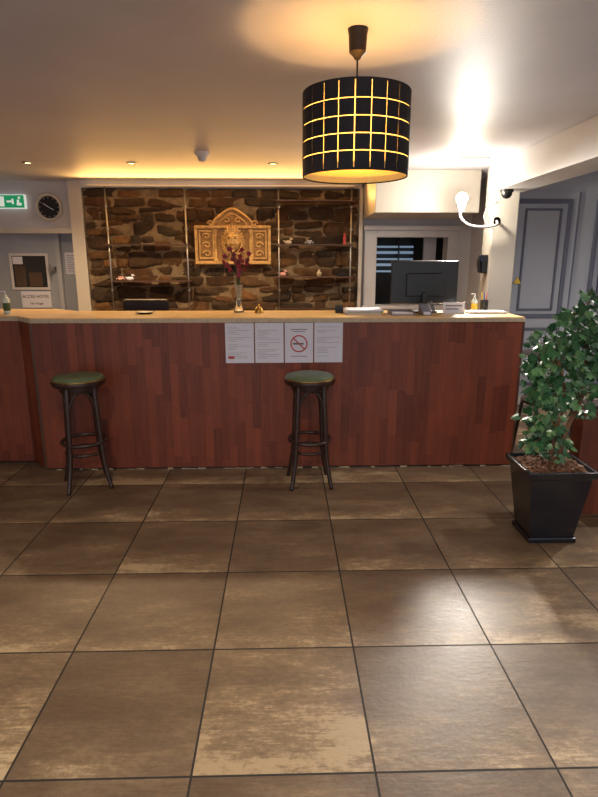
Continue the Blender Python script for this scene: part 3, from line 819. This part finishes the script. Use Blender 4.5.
# ---------------------------------------------------------------- potted plant
def plant():
    rp = random.Random(5)
    e = empty("potted_ivy_tree"); cx, cy = 1.50, 2.95; DX = .04
    def ring(bm, hw, hd, z): return [bm.verts.new((cx+a*hw, cy+b*hd, z)) for a, b in ((-1, -1), (1, -1), (1, 1), (-1, 1))]
    bm = bmesh.new()
    lv = [ring(bm, w_, w_*.88, z) for w_, z in ((.118, 0), (.124, .03), (.168, .375), (.170, .39), (.188, .40), (.194, .44), (.178, .44), (.16, .41))]
    bm.faces.new(lv[0])
    for A, B in zip(lv, lv[1:]):
        for i in range(4): bm.faces.new((A[i], A[(i+1) % 4], B[(i+1) % 4], B[i]))
    finish(bm, "square_pot", 'pot', e, bevel=.004)
    boxes("pot_foot", [(cx-.135, cx+.135, cy-.12, cy+.12, 0, .03)], 'pot', e, .004)
    bm = bmesh.new()
    bmesh.ops.create_grid(bm, x_segments=14, y_segments=14, size=1, matrix=Matrix.Translation((cx, cy, .42)) @ Matrix.Diagonal((.166, .146, 1, 1)))
    for v in bm.verts: v.co.z += rp.uniform(-.004, .018)
    for i in range(120):
        bmesh.ops.create_icosphere(bm, subdivisions=1, radius=rp.uniform(.006, .014), matrix=Matrix.Translation((cx+rp.uniform(-.14, .14), cy+rp.uniform(-.12, .12), .435)))
    finish(bm, "bark_mulch", 'soil', e)
    T = [(1.50+DX, 2.96, .42), (1.53+DX, 2.96, .62), (1.61+DX, 2.98, .82), (1.60+DX, 2.97, 1.02), (1.56+DX, 2.95, 1.28)]
    tr = spline(T, 8)
    tube("trunk", tr, .012, 'bark', e, radii=[.017-.010*i/(len(tr)-1) for i in range(len(tr))])
    T2 = spline([(1.46+DX, 2.95, .42), (1.45+DX, 2.93, .6), (1.50+DX, 2.95, .78), (1.45+DX, 2.93, .98)], 8)
    tube("trunk_second", T2, .01, 'bark', e, radii=[.013-.007*i/(len(T2)-1) for i in range(len(T2))])
    clusters = [(1.57, 1.26, .09, 44), (1.50, 1.17, .10, 50), (1.63, 1.16, .11, 54), (1.41, 1.08, .09, 44), (1.55, 1.03, .11, 54), (1.68, 1.04, .12, 62),
                (1.36, 1.0, .08, 32), (1.48, .92, .10, 44), (1.66, .92, .12, 62), (1.43, .82, .09, 38), (1.57, .80, .08, 22), (1.40, .70, .10, 46), (1.46, .60, .10, 46),
                (1.35, .57, .07, 28), (1.50, .52, .07, 20), (1.63, .73, .06, 10), (1.32, .86, .06, 16), (1.57, 1.33, .05, 14), (1.33, 1.12, .05, 14), (1.78, 1.0, .10, 60), (1.76, 1.15, .09, 45), (1.79, .85, .08, 30), (1.32, .95, .05, 14)]
    shape = [(0, 0), (.30, -.12), (.42, .22), (.28, .38), (.34, .62), (.12, .66), (0, 1.0), (-.12, .66), (-.34, .62), (-.28, .38), (-.42, .22), (-.30, -.12)]
    bms = [bmesh.new(), bmesh.new()]
    for (X, Z, R, n_) in clusters:
        X += DX
        Yc = 2.95+rp.uniform(-.03, .03)
        near = min(tr+T2, key=lambda p: (p-Vector((X, Yc, Z-.05))).length)
        tube("twig", spline([near, near.lerp(Vector((X, Yc, Z)), .6)+Vector((0, 0, .03)), (X, Yc, Z)], 5), .0035, 'bark', e, seg=6)
        for i in range(n_):
            v = Vector((rp.gauss(0, 1), rp.gauss(0, 1), rp.gauss(0, 1))).normalized()*R*rp.uniform(.25, 1.28)
            v.y *= 1.25
            p = Vector((X, Yc, Z))+v
            up = Vector((rp.uniform(-.5, .5), rp.uniform(-.9, .2)-.3, rp.uniform(.1, 1.0)))
            out = (v.normalized()+Vector((0, 0, -.6))+Vector((rp.uniform(-.4, .4), rp.uniform(-.4, .4), 0)))
            nrm = up.normalized(); t = (out-nrm*out.dot(nrm)).normalized(); s_ = t.cross(nrm)
            L = rp.uniform(.036, .068)
            bmx = bms[0 if rp.random() < .72 else 1]
            vs = [bmx.verts.new(p+t*(b*L)+s_*(a*L)+nrm*(-abs(a)*L*.45-(b*b)*L*.12)) for a, b in shape]
            mid1 = bmx.verts.new(p+t*(.45*L))
            m = len(vs)
            for k in range(m): bmx.faces.new((mid1, vs[k], vs[(k+1) % m]))
    finish(bms[0], "leaves_dark", 'leaf', e); finish(bms[1], "leaves_light", 'leaf2', e)
plant()

# ---------------------------------------------------------------- general lighting
wd = bpy.data.worlds.new("World"); scene.world = wd; wd.use_nodes = True
bg = wd.node_tree.nodes["Background"]; bg.inputs[0].default_value = (.94, .93, 1.0, 1); bg.inputs[1].default_value = 1.15

def unseen_ceiling_spot(x, y, power, col, ang=100, blend=.6):
    e = empty("unseen_ceiling_spotlight")
    lathe("ring", [(.035, HC), (.055, HC), (.055, HC-.006), (.045, HC-.010), (.035, HC-.004)], 'chrome', (x, y, 0), 28, e)
    light("spot_beam", 'SPOT', (x, y, HC-.02), power, col, e, .04, spot_size=math.radians(ang), spot_blend=blend)
unseen_ceiling_spot(-1.0, 1.9, 62, (1, .78, .54), 150)
unseen_ceiling_spot(1.3, .9, 45, (1, .88, .74), 150)
unseen_ceiling_spot(-.2, -.4, 85, (1, .88, .74), 160)
unseen_ceiling_spot(3.1, 3.6, 130, (1, .94, .88), 160)  # added out-of-view lamp to brighten the grey wall on the right

# ---------------------------------------------------------------- camera
cd = bpy.data.cameras.new("camera"); cam = bpy.data.objects.new("camera", cd); COL.objects.link(cam)
cam.location = (0, 0, 1.55); cam.rotation_euler = (math.radians(90-13.89), 0, math.radians(-1.49))
cd.sensor_fit = 'VERTICAL'; cd.sensor_height = 36; cd.lens = 36*560/797; cd.clip_start = .05
scene.camera = cam
scene.view_settings.view_transform = 'Standard'
scene.view_settings.look = 'None'
scene.view_settings.exposure = 0.15
